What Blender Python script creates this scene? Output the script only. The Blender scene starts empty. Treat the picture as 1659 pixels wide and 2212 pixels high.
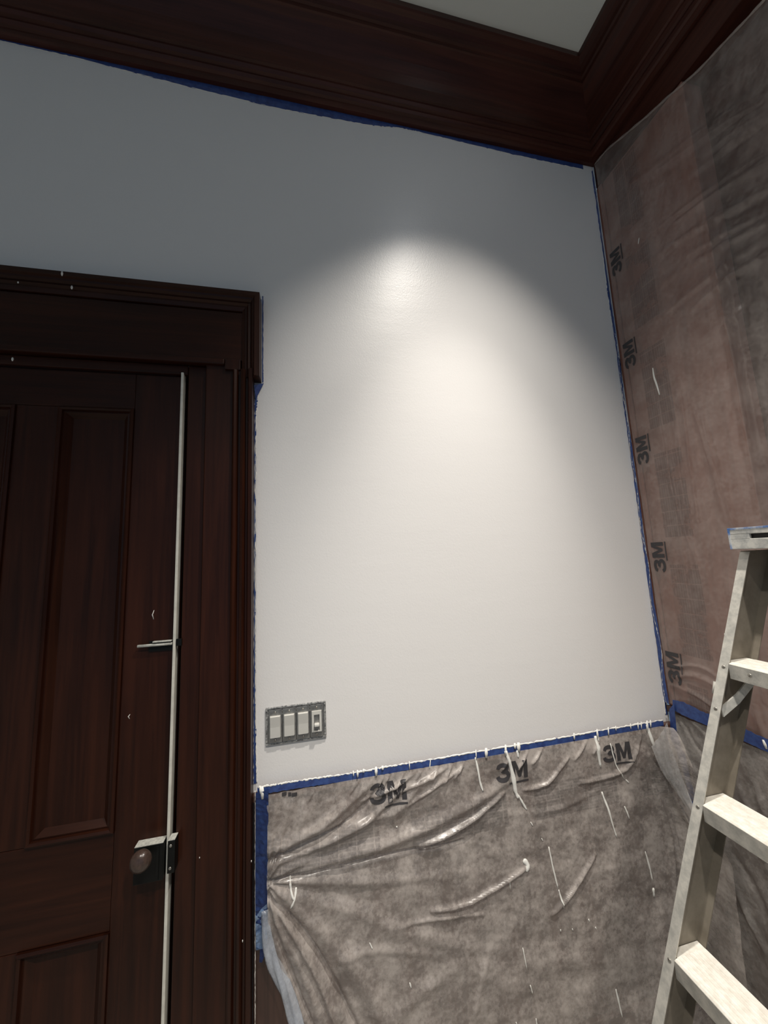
import bpy, bmesh, math, random
import numpy as np
from mathutils import Vector, Matrix, noise as mnoise

random.seed(7)
scene = bpy.context.scene
col = scene.collection

# ------------------------------------------------------------------ camera
D, H, W = 1.336, 1.70, 1.494          # camera to back wall, camera height, x of right wall
CEIL = 4.02
FZ = -0.15                            # floor level (heights are measured from a datum 15 cm above it)
YAW, PITCH, ROLL, FPX = math.radians(11.983), math.radians(7.303), math.radians(-2.542), 760.0
CAM = Vector((0, -D, H))
_fw = Vector((math.sin(YAW)*math.cos(PITCH), math.cos(YAW)*math.cos(PITCH), math.sin(PITCH)))
_r = Vector((math.cos(YAW), -math.sin(YAW), 0)); _u = _r.cross(_fw)
RT = math.cos(ROLL)*_r + math.sin(ROLL)*_u
UP = -math.sin(ROLL)*_r + math.cos(ROLL)*_u
cd = bpy.data.cameras.new('camera'); cam = bpy.data.objects.new('camera', cd); col.objects.link(cam)
cd.sensor_fit = 'VERTICAL'; cd.sensor_height = 36.0; cd.sensor_width = 27.0
cd.lens = FPX/2212*36.0; cd.clip_start = 0.02
M = Matrix((RT, UP, -_fw)).transposed().to_4x4(); M.translation = CAM
cam.matrix_world = M
scene.camera = cam

# ------------------------------------------------------------------ world, lamp, exposure
vs = scene.view_settings
vs.view_transform = 'Standard'; vs.look = 'None'; vs.gamma = 1.0; vs.use_curve_mapping = False
vs.exposure = 0.0
wd = bpy.data.worlds.new('World'); scene.world = wd; wd.use_nodes = True
wd.node_tree.nodes['Background'].inputs[0].default_value = (0.50, 0.74, 1.0, 1)
wd.node_tree.nodes['Background'].inputs[1].default_value = 0.29
def lamp(name, kind, power, color, loc, aim=None, **kw):
    l = bpy.data.lights.new(name, kind); l.energy = power; l.color = color
    for k, v in kw.items(): setattr(l, k, v)
    o = bpy.data.objects.new(name, l); o.location = loc; col.objects.link(o)
    if aim is not None: o.rotation_euler = (Vector(aim)-Vector(loc)).to_track_quat('-Z', 'Y').to_euler()
    return o
# a tilted ceiling spotlight washing the wall, and two unseen spots added further back as fill
LAMP = Vector((0.70, -0.95, 3.985))
WARM = (1.0, 0.935, 0.85)
lamp('ceiling_spotlight', 'SPOT', 205, WARM, LAMP, (0.452, 0.0, 0.36), spot_size=math.radians(68.6), spot_blend=1.0, shadow_soft_size=0.035)
lamp('ceiling_spotlight_core', 'SPOT', 155, WARM, LAMP, (0.58, 0.0, 1.35), spot_size=math.radians(36), spot_blend=1.0, shadow_soft_size=0.035)
lamp('ceiling_spotlight_spill', 'AREA', 1.2, (0.95, 0.97, 1.0), LAMP + Vector((0, 0, -0.005)), shape='DISK', size=0.09)
for x in (-0.55, 0.75):
    lamp('added_fill_spot', 'SPOT', 195, WARM, (x, -2.07, 3.985), (x, -1.97, 0), spot_size=math.radians(104), spot_blend=0.8, shadow_soft_size=0.05)

# ------------------------------------------------------------------ calibration: a pixel's ray met with a real plane
def ray(px, py):
    return (px-829.5)/FPX*RT - (py-1106)/FPX*UP + _fw
def on_y(px, py, y=0.0):
    v = ray(px, py); return CAM + v*((y+D)/v.y)
def on_x(px, py, x=W):
    v = ray(px, py); return CAM + v*(x/v.x)

# ------------------------------------------------------------------ materials
def new_mat(name):
    m = bpy.data.materials.new(name); m.use_nodes = True
    nt = m.node_tree; b = nt.nodes['Principled BSDF']
    return m, nt, b
def N(nt, t, **kw):
    n = nt.nodes.new(t)
    for k, v in kw.items():
        if hasattr(n, k): setattr(n, k, v)
        else: n.inputs[k].default_value = v
    return n
def ramp(nt, src, stops):
    r = nt.nodes.new('ShaderNodeValToRGB')
    while len(r.color_ramp.elements) < len(stops): r.color_ramp.elements.new(0.5)
    for e, (p, c) in zip(r.color_ramp.elements, stops): e.position = p; e.color = (*c, 1) if len(c) == 3 else c
    nt.links.new(src, r.inputs[0]); return r.outputs[0]
def coords(nt, scale, src='Object'):
    tc = nt.nodes.new('ShaderNodeTexCoord'); mp = nt.nodes.new('ShaderNodeMapping')
    mp.inputs['Scale'].default_value = scale
    nt.links.new(tc.outputs[src], mp.inputs[0]); return mp.outputs[0]
def bump(nt, b, h, strength, dist=0.002):
    bp = nt.nodes.new('ShaderNodeBump'); bp.inputs['Strength'].default_value = strength; bp.inputs['Distance'].default_value = dist
    nt.links.new(h, bp.inputs['Height']); nt.links.new(bp.outputs[0], b.inputs['Normal'])

def wood(name, axis, dark, light, rough=0.33, spec=0.5):
    m, nt, b = new_mat(name)
    s = [38, 38, 38]; s[axis] = 1.6
    n1 = N(nt, 'ShaderNodeTexNoise', Scale=1.0, Detail=6.0, Roughness=0.6, Distortion=0.6); nt.links.new(coords(nt, s), n1.inputs['Vector'])
    n2 = N(nt, 'ShaderNodeTexNoise', Scale=2.2, Detail=3.0); nt.links.new(coords(nt, (1, 1, 1)), n2.inputs['Vector'])
    mx = N(nt, 'ShaderNodeMath', operation='ADD'); mul = N(nt, 'ShaderNodeMath', operation='MULTIPLY'); mul.inputs[1].default_value = 0.45
    nt.links.new(n2.outputs[0], mul.inputs[0]); nt.links.new(n1.outputs[0], mx.inputs[0]); nt.links.new(mul.outputs[0], mx.inputs[1])
    nt.links.new(ramp(nt, mx.outputs[0], [(0.45, dark), (0.95, light)]), b.inputs['Base Color'])
    b.inputs['Roughness'].default_value = rough; b.inputs['Specular IOR Level'].default_value = spec
    bump(nt, b, n1.outputs[0], 0.12, 0.001)
    return m
DK, LT = (0.009, 0.0022, 0.0011), (0.044, 0.0120, 0.0050)
wood_v = wood('mahogany_vertical', 2, DK, LT, 0.38, 0.22)
wood_h = wood('mahogany_horizontal', 0, DK, LT, 0.38, 0.22)
CD, CL = (0.026, 0.0075, 0.0052), (0.080, 0.0245, 0.0155)
crown_h = wood('crown_mahogany_x', 0, CD, CL, 0.40, 0.25)
crown_y = wood('crown_mahogany_y', 1, CD, CL, 0.40, 0.25)
wains_v = wood('wainscot_mahogany', 2, (0.034, 0.016, 0.012), (0.095, 0.047, 0.034), 0.4)
rightw_v = wood('right_wall_brown', 2, (0.20, 0.090, 0.066), (0.31, 0.150, 0.115), 0.5, 0.3)
redwood_v = wood('red_mahogany', 2, (0.035, 0.011, 0.009), (0.075, 0.026, 0.020), 0.4)

def wall_paint(name, base, rough=0.34):
    m, nt, b = new_mat(name)
    b.inputs['Base Color'].default_value = (*base, 1); b.inputs['Roughness'].default_value = rough; b.inputs['Specular IOR Level'].default_value = 0.5
    n1 = N(nt, 'ShaderNodeTexNoise', Scale=1.0, Detail=2.0); nt.links.new(coords(nt, (230, 230, 170)), n1.inputs['Vector'])
    n2 = N(nt, 'ShaderNodeTexNoise', Scale=1.0, Detail=4.0, Roughness=0.55); nt.links.new(coords(nt, (2.2, 2.2, 11)), n2.inputs['Vector'])
    b1 = N(nt, 'ShaderNodeBump', Strength=0.30, Distance=0.001); nt.links.new(n1.outputs[0], b1.inputs['Height'])
    b2 = N(nt, 'ShaderNodeBump', Strength=0.045, Distance=0.012); nt.links.new(n2.outputs[0], b2.inputs['Height'])
    nt.links.new(b1.outputs[0], b2.inputs['Normal']); nt.links.new(b2.outputs[0], b.inputs['Normal'])
    return m
paint = wall_paint('white_semigloss_wall_paint', (0.80, 0.785, 0.77), 0.36)
ceil_paint = wall_paint('grey_white_ceiling_paint', (0.80, 0.83, 0.78), 0.6)

def plain(name, base, rough=0.5, metal=0.0, spec=0.5, vary=0.0, vscale=30, alt=None, bmp=0.0):
    m, nt, b = new_mat(name)
    b.inputs['Base Color'].default_value = (*base, 1); b.inputs['Roughness'].default_value = rough
    b.inputs['Metallic'].default_value = metal; b.inputs['Specular IOR Level'].default_value = spec
    n = N(nt, 'ShaderNodeTexNoise', Scale=vscale, Detail=5.0, Roughness=0.65); nt.links.new(coords(nt, (1, 1, 1)), n.inputs['Vector'])
    a = alt or tuple(c*(1-vary) for c in base)
    nt.links.new(ramp(nt, n.outputs[0], [(0.36, a), (0.62, base)]), b.inputs['Base Color'])
    if bmp: bump(nt, b, n.outputs[0], bmp, 0.002)
    return m
tape_blue = plain('blue_masking_tape', (0.042, 0.088, 0.27), 0.42, alt=(0.024, 0.045, 0.17), vscale=45, bmp=0.3)
tape_pale = plain('crumpled_pale_blue_tape', (0.42, 0.55, 0.72), 0.35, alt=(0.10, 0.20, 0.42), vscale=26, bmp=0.5)
white_paint = plain('dried_white_paint', (0.86, 0.85, 0.80), 0.3, vary=0.1, vscale=80)
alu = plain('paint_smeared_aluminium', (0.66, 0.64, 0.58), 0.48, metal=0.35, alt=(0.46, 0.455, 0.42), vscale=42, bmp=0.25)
alu_shaded = plain('shaded_aluminium', (0.27, 0.24, 0.195), 0.55, metal=0.3, alt=(0.19, 0.165, 0.13), vscale=12)  # same aluminium, with the shade inside the rails put into the colour
alu_tread = plain('lit_aluminium_tread', (0.90, 0.87, 0.80), 0.5, metal=0.1, alt=(0.74, 0.70, 0.62), vscale=60, bmp=0.2)  # tread colour raised to carry the strong light on the steps
alu_cap = plain('cap_aluminium_white_smears', (0.75, 0.74, 0.69), 0.45, metal=0.2, alt=(0.42, 0.43, 0.42), vscale=34, bmp=0.2)
rivet_m = plain('rivet_steel', (0.42, 0.40, 0.36), 0.35, metal=0.8, vary=0.3)
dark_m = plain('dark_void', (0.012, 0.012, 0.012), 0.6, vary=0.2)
lock_m = plain('black_painted_iron', (0.006, 0.0065, 0.006), 0.45, metal=0.0, spec=0.2, vary=0.4)
pale_edge_m = plain('pale_iron_edge', (0.62, 0.62, 0.56), 0.4, alt=(0.4, 0.4, 0.37), vscale=120)  # pale tone for the lock tops and the bolt parts
knob_m = plain('brown_porcelain_knob', (0.075, 0.048, 0.038), 0.25, vary=0.4, vscale=60)
strap_m = plain('zinc_switch_strap', (0.34, 0.335, 0.32), 0.33, metal=0.75, alt=(0.22, 0.215, 0.21), vscale=90)
rocker_m = plain('off_white_plastic', (0.62, 0.61, 0.57), 0.35, vary=0.04)
box_m = plain('dark_box_edge', (0.10, 0.10, 0.105), 0.4, metal=0.4, alt=(0.55, 0.55, 0.53), vscale=160)
strip_m = plain('pale_weatherstrip', (0.72, 0.70, 0.62), 0.4, vary=0.15)
floor_m = plain('pale_bounce_floor', (0.48, 0.45, 0.40), 0.7, vary=0.2, vscale=4)  # floor colour made pale to bounce light up to the ceiling
print_m = plain('dark_grey_film_print', (0.045, 0.042, 0.045), 0.5, vary=0.1)

def film_mat(name, haze_lo, haze_hi, tint, blocks=True):
    """Thin, half clear painter's film: clear part + milky part + gloss, with a faint printed band."""
    m = bpy.data.materials.new(name); m.use_nodes = True; nt = m.node_tree
    nt.nodes.remove(nt.nodes['Principled BSDF']); out = nt.nodes['Material Output']; L = nt.links.new
    tr = N(nt, 'ShaderNodeBsdfTransparent'); tr.inputs[0].default_value = (0.93, 0.92, 0.91, 1)
    df = N(nt, 'ShaderNodeBsdfDiffuse'); df.inputs[0].default_value = (*tint, 1)
    gl = N(nt, 'ShaderNodeBsdfGlossy'); gl.inputs['Roughness'].default_value = 0.25
    n1 = N(nt, 'ShaderNodeTexNoise', Scale=8.0, Detail=8.0, Roughness=0.68); L(coords(nt, (1, 1, 1)), n1.inputs['Vector'])
    n3 = N(nt, 'ShaderNodeTexNoise', Scale=85.0, Detail=3.0, Roughness=0.6); L(coords(nt, (1, 1, 1)), n3.inputs['Vector'])
    ad = N(nt, 'ShaderNodeMix'); ad.inputs[0].default_value = 0.30; L(n1.outputs[0], ad.inputs[2]); L(n3.outputs[0], ad.inputs[3])
    mr = N(nt, 'ShaderNodeMapRange'); mr.inputs[1].default_value = 0.41; mr.inputs[2].default_value = 0.60
    mr.inputs[3].default_value = haze_lo; mr.inputs[4].default_value = haze_hi; L(ad.outputs[0], mr.inputs[0])
    haze = mr.outputs[0]
    if blocks:
        # faint printed band of little squares running along the sheet (uv in metres along / away from the taped edge)
        uv = N(nt, 'ShaderNodeTexCoord'); sp = N(nt, 'ShaderNodeSeparateXYZ'); L(uv.outputs['UV'], sp.inputs[0])
        def mth(op, a, b_=None):
            q = N(nt, 'ShaderNodeMath', operation=op)
            for i, s in enumerate((a, b_)):
                if s is None: continue
                if isinstance(s, (int, float)): q.inputs[i].default_value = s
                else: L(s, q.inputs[i])
            return q.outputs[0]
        U, V = sp.outputs[0], sp.outputs[1]
        inband = mth('MULTIPLY', mth('GREATER_THAN', V, 0.135), mth('LESS_THAN', V, 0.253))
        per = mth('FRACT', mth('DIVIDE', U, 0.477))
        inrun = mth('MULTIPLY', mth('GREATER_THAN', per, 0.16), mth('LESS_THAN', per, 0.92))
        cu = mth('GREATER_THAN', mth('FRACT', mth('DIVIDE', U, 0.0597)), 0.06)
        cv = mth('GREATER_THAN', mth('FRACT', mth('DIVIDE', mth('SUBTRACT', V, 0.135), 0.059)), 0.05)
        lines = mth('GREATER_THAN', mth('FRACT', mth('DIVIDE', V, 0.0098)), 0.35)
        ptch = mth('GREATER_THAN', n1.outputs[0], 0.43)
        mask = mth('MULTIPLY', mth('MULTIPLY', inband, inrun), mth('MULTIPLY', cu, cv))
        mask = mth('MULTIPLY', mth('MULTIPLY', mask, ptch), mth('ADD', 0.16, mth('MULTIPLY', lines, 0.14)))
        pr = N(nt, 'ShaderNodeBsdfDiffuse'); pr.inputs[0].default_value = (0.05, 0.048, 0.05, 1)
    m1 = N(nt, 'ShaderNodeMixShader'); L(haze, m1.inputs[0]); L(tr.outputs[0], m1.inputs[1]); L(df.outputs[0], m1.inputs[2])
    last = m1.outputs[0]
    if blocks:
        mp = N(nt, 'ShaderNodeMixShader'); L(mask, mp.inputs[0]); L(last, mp.inputs[1]); L(pr.outputs[0], mp.inputs[2]); last = mp.outputs[0]
    fr = N(nt, 'ShaderNodeFresnel'); ge = N(nt, 'ShaderNodeNewGeometry'); mi = N(nt, 'ShaderNodeMix'); mi.inputs[2].default_value = 1.55; mi.inputs[3].default_value = 1/1.55
    L(ge.outputs['Backfacing'], mi.inputs[0]); L(mi.outputs[0], fr.inputs[0])
    m2 = N(nt, 'ShaderNodeMixShader'); L(fr.outputs[0], m2.inputs[0]); L(last, m2.inputs[1]); L(gl.outputs[0], m2.inputs[2])
    n4 = N(nt, 'ShaderNodeTexNoise', Scale=26.0, Detail=4.0); L(coords(nt, (1, 1, 1)), n4.inputs['Vector'])
    bp = N(nt, 'ShaderNodeBump', Strength=0.25, Distance=0.004); L(n4.outputs[0], bp.inputs['Height'])
    L(bp.outputs[0], gl.inputs['Normal']); L(bp.outputs[0], fr.inputs['Normal'])
    L(m2.outputs[0], out.inputs[0]); return m
film_back = film_mat('clear_film_back', 0.21, 0.54, (0.77, 0.695, 0.64))
film_right = film_mat('clear_film_right', 0.14, 0.30, (0.68, 0.59, 0.54))
film_top = film_right
film_fold = film_mat('doubled_film', 0.32, 0.58, (0.60, 0.65, 0.73), False)

# ------------------------------------------------------------------ mesh helpers
def tag(o, label=None, cat=None, group=None, kind=None):
    if label: o['label'] = label
    if cat: o['category'] = cat
    if group: o['group'] = group
    if kind: o['kind'] = kind
    return o
def empty(name, loc=(0, 0, 0)):
    o = bpy.data.objects.new(name, None); o.location = loc; o.empty_display_size = 0.1; col.objects.link(o); return o
def origin_of(o):
    p = Vector((0, 0, 0))
    while o is not None: p += o.location; o = o.parent
    return p
def link(name, bm, mat, parent=None, smooth=False):
    """One mesh object; bm is in world metres, the object's origin goes to the base of its own bounds."""
    bmesh.ops.recalc_face_normals(bm, faces=bm.faces[:])
    me = bpy.data.meshes.new(name)
    vs_ = [v.co for v in bm.verts]
    lo = Vector([min(v[i] for v in vs_) for i in range(3)]); hi = Vector([max(v[i] for v in vs_) for i in range(3)])
    base = Vector(((lo.x+hi.x)/2, (lo.y+hi.y)/2, lo.z))
    bmesh.ops.translate(bm, verts=bm.verts[:], vec=-base)
    bm.to_mesh(me); bm.free(); me.materials.append(mat)
    if smooth:
        for p in me.polygons: p.use_smooth = True
    o = bpy.data.objects.new(name, me); col.objects.link(o)
    o.location = base - (origin_of(parent) if parent else Vector((0, 0, 0)))
    if parent: o.parent = parent
    return o
def add_box(bm, lo, hi, bev=0.0):
    r = bmesh.ops.create_cube(bm, size=1.0)
    c = [(a+b)/2 for a, b in zip(lo, hi)]; s = [abs(b-a) for a, b in zip(lo, hi)]
    for v in r['verts']: v.co = Vector([v.co[i]*s[i]+c[i] for i in range(3)])
    if bev:
        es = list({e for v in r['verts'] for e in v.link_edges})
        bmesh.ops.bevel(bm, geom=es, offset=bev, segments=2, profile=0.5, affect='EDGES')
def box(name, lo, hi, mat, parent=None, bev=0.0):
    bm = bmesh.new(); add_box(bm, lo, hi, bev); return link(name, bm, mat, parent)
def prism(bm, rings, close_ring=True, caps=True):
    """Loft equal-length rings of points."""
    vr = [[bm.verts.new(p) for p in r] for r in rings]; n = len(vr[0])
    for a, b in zip(vr, vr[1:]):
        for i in range(n if close_ring else n-1):
            j = (i+1) % n; bm.faces.new((a[i], a[j], b[j], b[i]))
    if caps and close_ring:
        bm.faces.new(vr[0]); bm.faces.new(list(reversed(vr[-1])))
def tube(bm, pts, radii, seg=8, flat=1.0, up=Vector((0, 1, 0))):
    rings = []
    for i, p in enumerate(pts):
        t = (pts[min(i+1, len(pts)-1)] - pts[max(i-1, 0)]).normalized()
        s = t.cross(up).normalized(); q = s.cross(t).normalized()
        r = radii[i] if hasattr(radii, '__len__') else radii
        rings.append([p + s*(r*math.cos(a)) + q*(r*flat*math.sin(a)) for a in [2*math.pi*k/seg for k in range(seg)]])
    prism(bm, rings)
def extrude_profile(bm, prof, p0, p1):
    """prof(list) -> ring via the two callables p0, p1 that place a profile point at each end."""
    prism(bm, [[p0(q) for q in prof], [p1(q) for q in prof]])

# ================================================================== SETTING
def quad_wall(name, boxes, mat, label):
    bm = bmesh.new()
    for lo, hi in boxes: add_box(bm, lo, hi)
    return tag(link(name, bm, mat), label, 'wall', kind='structure')
CX0 = -1.62                                     # left edge of the doorway (beyond the frame)
quad_wall('wall_back', [((-0.36, 0, FZ), (W, 0.1, CEIL)), ((-2.6, 0, 2.41), (-0.36, 0.1, CEIL)), ((-2.6, 0, FZ), (-1.55, 0.1, 2.41))], paint,
          'freshly painted white semi-gloss wall lit by a downlight')
quad_wall('wall_right', [((W+0.10, -4.2, FZ), (W+0.2, 0, CEIL))], redwood_v, 'dark red wood wall behind the plastic sheeting')
quad_wall('wall_left', [((-2.7, -4.2, FZ), (-2.6, 0.1, CEIL))], paint, 'unseen side wall added to dim the left of the room')  # unseen wall, added to darken the ambient light at the left
tag(box('floor', (-2.6, -4.2, FZ-0.05), (W+0.2, 0.1, FZ), floor_m), 'plain room floor beneath the stepladder', 'floor', kind='structure')
tag(box('ceiling', (-2.7, -4.2, CEIL), (W+0.2, 0.1, CEIL+0.08), ceil_paint), 'grey white plaster ceiling above the dark cornice', 'ceiling', kind='structure')

# right wall boarding: a wide brown board beside the corner, a raised edge bead, lower dado
t5 = empty('trim_5', (W+0.05, -0.2, FZ)); tag(t5, 'brown boarding on the side wall seen through clear plastic film', 'panelling', kind='structure')
box('wide_board', (W+0.004, -0.432, 1.02), (W+0.10, -0.035, 3.555), rightw_v, t5, 0.004)
box('corner_bead', (W-0.004, -0.034, 1.02), (W+0.10, -0.001, 3.555), rightw_v, t5, 0.006)
box('frieze_board', (W-0.002, -4.2, 3.558), (W+0.10, -0.001, 3.70), crown_y, t5, 0.003)
for i in range(4):
    y1 = -0.002 - i*0.42
    box('dado_panel', (W-0.002, y1-0.416, FZ), (W+0.10, y1, 0.99), wains_v, t5, 0.004)
box('dado_cap', (W-0.012, -1.70, 0.992), (W+0.10, -0.002, 1.018), wains_v, t5, 0.004)

# cornice
CP = [(0, 3.690), (0.016, 3.690), (0.018, 3.722), (0.027, 3.727), (0.033, 3.738), (0.030, 3.750), (0.040, 3.754), (0.047, 3.766), (0.044, 3.780),
      (0.052, 3.784), (0.055, 3.800), (0.060, 3.826), (0.074, 3.860), (0.096, 3.894), (0.124, 3.922), (0.144, 3.936), (0.150, 3.938), (0.152, 3.954),
      (0.160, 3.958), (0.166, 3.972), (0.178, 3.984), (0.194, 3.990), (0.200, 3.994), (0.200, CEIL), (0, CEIL)]
K = 1.09
bm = bmesh.new(); extrude_profile(bm, CP, lambda q: Vector((-2.6, -q[0], q[1])), lambda q: Vector((W-q[0]*K, -q[0], q[1])))
tag(link('trim_1', bm, crown_h), 'dark mahogany cornice above the white wall', 'cornice', kind='structure')
bm = bmesh.new(); extrude_profile(bm, CP, lambda q: Vector((W-q[0]*K, -q[0], q[1])), lambda q: Vector((W-q[0]*K, -4.2, q[1])))
tag(link('trim_2', bm, crown_y), 'dark mahogany cornice above the plastic-covered side wall', 'cornice', kind='structure')

# wainscot on the back wall
t4 = empty('trim_4', (0.65, -0.01, FZ)); tag(t4, 'dark wood wainscot on the back wall under the film', 'panelling', kind='structure')
wx = [-0.1985, 0.10, 0.43, 0.76, 1.09, W-0.004]
for a, b in zip(wx, wx[1:]):
    box('wainscot_panel', (a+0.002, -0.012, 0.02), (b-0.002, -0.001, 0.93), wains_v, t4, 0.004)
for a in wx[1:-1]:
    box('wainscot_stile', (a-0.03, -0.018, 0.02), (a+0.03, -0.0125, 0.93), wains_v, t4, 0.003)
box('wainscot_cap', (-0.1985, -0.024, 0.93), (W-0.004, -0.001, 0.953), wains_v, t4, 0.004)
box('baseboard', (-0.1985, -0.026, FZ), (W-0.004, -0.001, 0.018), wains_v, t4, 0.004)

# ------------------------------------------------------------------ door casing
t3 = empty('trim_3', (-0.3, -0.03, FZ)); tag(t3, 'dark mahogany door casing with eared moulded head', 'door casing', kind='structure')
XO = on_y(548, 1400, 0).x                    # outer edge of upright
XE = on_y(565, 700, 0).x                     # outer edge of the ear
ZT = on_y(548, 631, -0.055).z                     # top of head
ZB = on_y(560, 812, -0.055).z                     # bottom of ear
JI = on_y(390, 1400, -0.012).x; JO = on_y(432, 1400, -0.02).x; CO = on_y(497, 1400, -0.03).x
ZJ = on_y(420, 772, -0.03).z-0.0235
box('jamb_stop', (JI, -0.010, FZ), (JO, 0.044, ZJ), wood_v, t3, 0.003)
box('jamb_rebate', (JI-0.06, 0.0445, FZ), (JO, 0.09, ZJ), wood_v, t3, 0.003)
box('casing_board', (JO+0.001, -0.024, FZ), (CO, 0.0, 2.47), wood_v, t3, 0.003)
# moulded outer band of the upright: three beads
bp_ = [(0, 0), (0, -0.034), (0.006, -0.040), (0.014, -0.036), (0.020, -0.028), (0.026, -0.028), (0.030, -0.044), (0.038, -0.048), (0.044, -0.042), (0.046, -0.034), (0.052, -0.034), (0.058, -0.052), (XO-CO, -0.054), (XO-CO, 0)]
bm = bmesh.new(); extrude_profile(bm, bp_, lambda q: Vector((CO+q[0], q[1], FZ)), lambda q: Vector((CO+q[0], q[1], ZB+0.03)))
link('casing_moulding', bm, wood_v, t3)
# head board and bead under it
ZH = on_y(420, 772, -0.03).z
box('head_board', (-1.62, -0.026, ZH+0.002), (XE-0.062, 0.0, ZT-0.07), wood_h, t3, 0.002)
box('head_bead', (-1.62, -0.036, ZH-0.022), (CO-0.03, -0.0, ZH), wood_h, t3, 0.004)
box('door_head_jamb', (-1.62, -0.012, 2.392), (JI-0.001, 0.09, ZH-0.024), wood_h, t3, 0.003)
box('corner_block', (CO-0.029, -0.034, ZB+0.0305), (XE-0.0705, 0.0, ZH+0.0015), wood_v, t3, 0.002)
hp = [(0, 0), (0, -0.058), (0.018, -0.060), (0.022, -0.052), (0.028, -0.050), (0.034, -0.042), (0.042, -0.044), (0.048, -0.036), (0.054, -0.036), (0.066, -0.030), (0.070, 0)]
bm = bmesh.new()
extrude_profile(bm, hp, lambda q: Vector((XE-q[0], q[1], ZB)), lambda q: Vector((XE-q[0], q[1], ZT-q[0])))
link('ear_moulding', bm, wood_v, t3)
bm = bmesh.new()
extrude_profile(bm, hp, lambda q: Vector((XE-q[0], q[1], ZT-q[0])), lambda q: Vector((-1.62, q[1], ZT-q[0])))
link('head_moulding', bm, wood_h, t3)
# left upright, outside the frame but part of the doorway
box('casing_board', (-1.60, -0.030, FZ), (-1.342, 0.09, 2.405), wood_v, t3, 0.003)
# pale weatherstrip standing in the gap between leaf and jamb
SX = on_y(378, 1400, -0.008).x
bm = bmesh.new(); add_box(bm, (SX-0.005, -0.016, FZ), (SX+0.004, 0.012, 2.398), 0.002)
tag(link('weatherstrip', bm, strip_m, t3), 'thin pale strip along the door gap')
# keeper of the rim lock, fixed to the jamb
kp = empty('lock_keeper', (0, 0, 0)); kp.parent = t3; kp.location = Vector((SX+0.018, -0.02, 0.78)) - origin_of(t3)
ka, kb = on_y(365, 1812, -0.03), on_y(376, 1880, -0.03)
box('keeper_body', (ka.x, -0.040, kb.z), (kb.x+0.004, -0.0105, ka.z), lock_m, kp, 0.002)
box('pale_top_edge', (ka.x+0.001, -0.0395, ka.z+0.0002), (kb.x+0.003, -0.011, ka.z+0.0016), pale_edge_m, kp)
for zz in (ka.z-0.014, kb.z+0.014):
    bm = bmesh.new(); bmesh.ops.create_uvsphere(bm, u_segments=10, v_segments=6, radius=0.0045)
    for v in bm.verts: v.co = Vector((v.co.x+(ka.x+kb.x)/2, v.co.y*0.5-0.040, v.co.z+zz))
    link('screw_head', bm, rivet_m, kp, True)

# ------------------------------------------------------------------ door leaf
d1 = empty('door_1', (-0.9, 0.02, FZ)); tag(d1, 'dark mahogany panelled door with a black rim lock', 'door', kind='structure')
DL, DR, DT = -1.34, SX-0.007, 2.388
P = [(-1.180, -0.950), (-0.828, -0.600)]           # panel columns
box('stile', (P[1][1], 0.0, FZ+0.01), (DR, 0.042, DT), wood_v, d1, 0.002)
box('stile', (DL, 0.0, FZ+0.01), (P[0][0], 0.042, DT), wood_v, d1, 0.002)
rz = [(2.258, DT), (0.640, 0.905), (FZ+0.01, 0.12)]
for a, b in rz: box('rail', (P[0][0]+0.0005, 0.0005, a), (P[1][1]-0.0005, 0.0415, b), wood_h, d1, 0.002)
for a, b in ((0.906, 2.257), (0.121, 0.639)):
    box('mullion', (P[0][1], 0.0, a), (P[1][0], 0.042, b), wood_v, d1, 0.002)
    for x0, x1 in P:
        box('panel', (x0+0.001, 0.016, a), (x1-0.001, 0.03, b), wood_v, d1)
        mp = [(0.0, 0.016), (0.0, -0.006), (0.006, -0.010), (0.012, -0.006), (0.014, 0.001), (0.020, 0.0), (0.030, 0.010), (0.036, 0.016)]
        frame = [(x0, a), (x1, a), (x1, b), (x0, b)]; sgn = [(1, 1), (-1, 1), (-1, -1), (1, -1)]
        for k in range(4):
            k2 = (k+1) % 4
            bm = bmesh.new()
            extrude_profile(bm, mp, lambda q: Vector((frame[k][0]+sgn[k][0]*q[0], q[1], frame[k][1]+sgn[k][1]*q[0])),
                            lambda q: Vector((frame[k2][0]+sgn[k2][0]*q[0], q[1], frame[k2][1]+sgn[k2][1]*q[0])))
            link('panel_moulding', bm, wood_h if k in (0, 2) else wood_v, d1)
# rim lock
lk = empty('rim_lock'); lk.parent = d1
la, lb = on_y(290, 1832, -0.028), on_y(352, 1900, -0.028)
lk.location = Vector(((la.x+lb.x)/2, -0.014, lb.z)) - origin_of(d1)
box('lock_case', (la.x, -0.030, lb.z), (DR-0.001, -0.0005, la.z), lock_m, lk, 0.002)
box('pale_top_edge', (la.x+0.001, -0.0295, la.z+0.0002), (DR-0.002, -0.001, la.z+0.0016), pale_edge_m, lk)
box('lock_faceplate', (DR-0.020, -0.0325, lb.z+0.004), (DR-0.012, -0.0302, la.z-0.004), lock_m, lk, 0.0008)
kc = on_y(303, 1862, -0.065)
bm = bmesh.new()
prof = [(0.0085, -0.030), (0.0085, -0.042), (0.013, -0.046), (0.024, -0.050), (0.0285, -0.058), (0.0285, -0.066), (0.024, -0.075), (0.014, -0.081), (0.004, -0.083)]
prism(bm, [[Vector((kc.x+r*math.cos(a), y, kc.z+r*math.sin(a))) for a in [2*math.pi*i/28 for i in range(28)]] for r, y in prof])
tag(link('knob', bm, knob_m, lk, True), 'round brown door knob')
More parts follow.
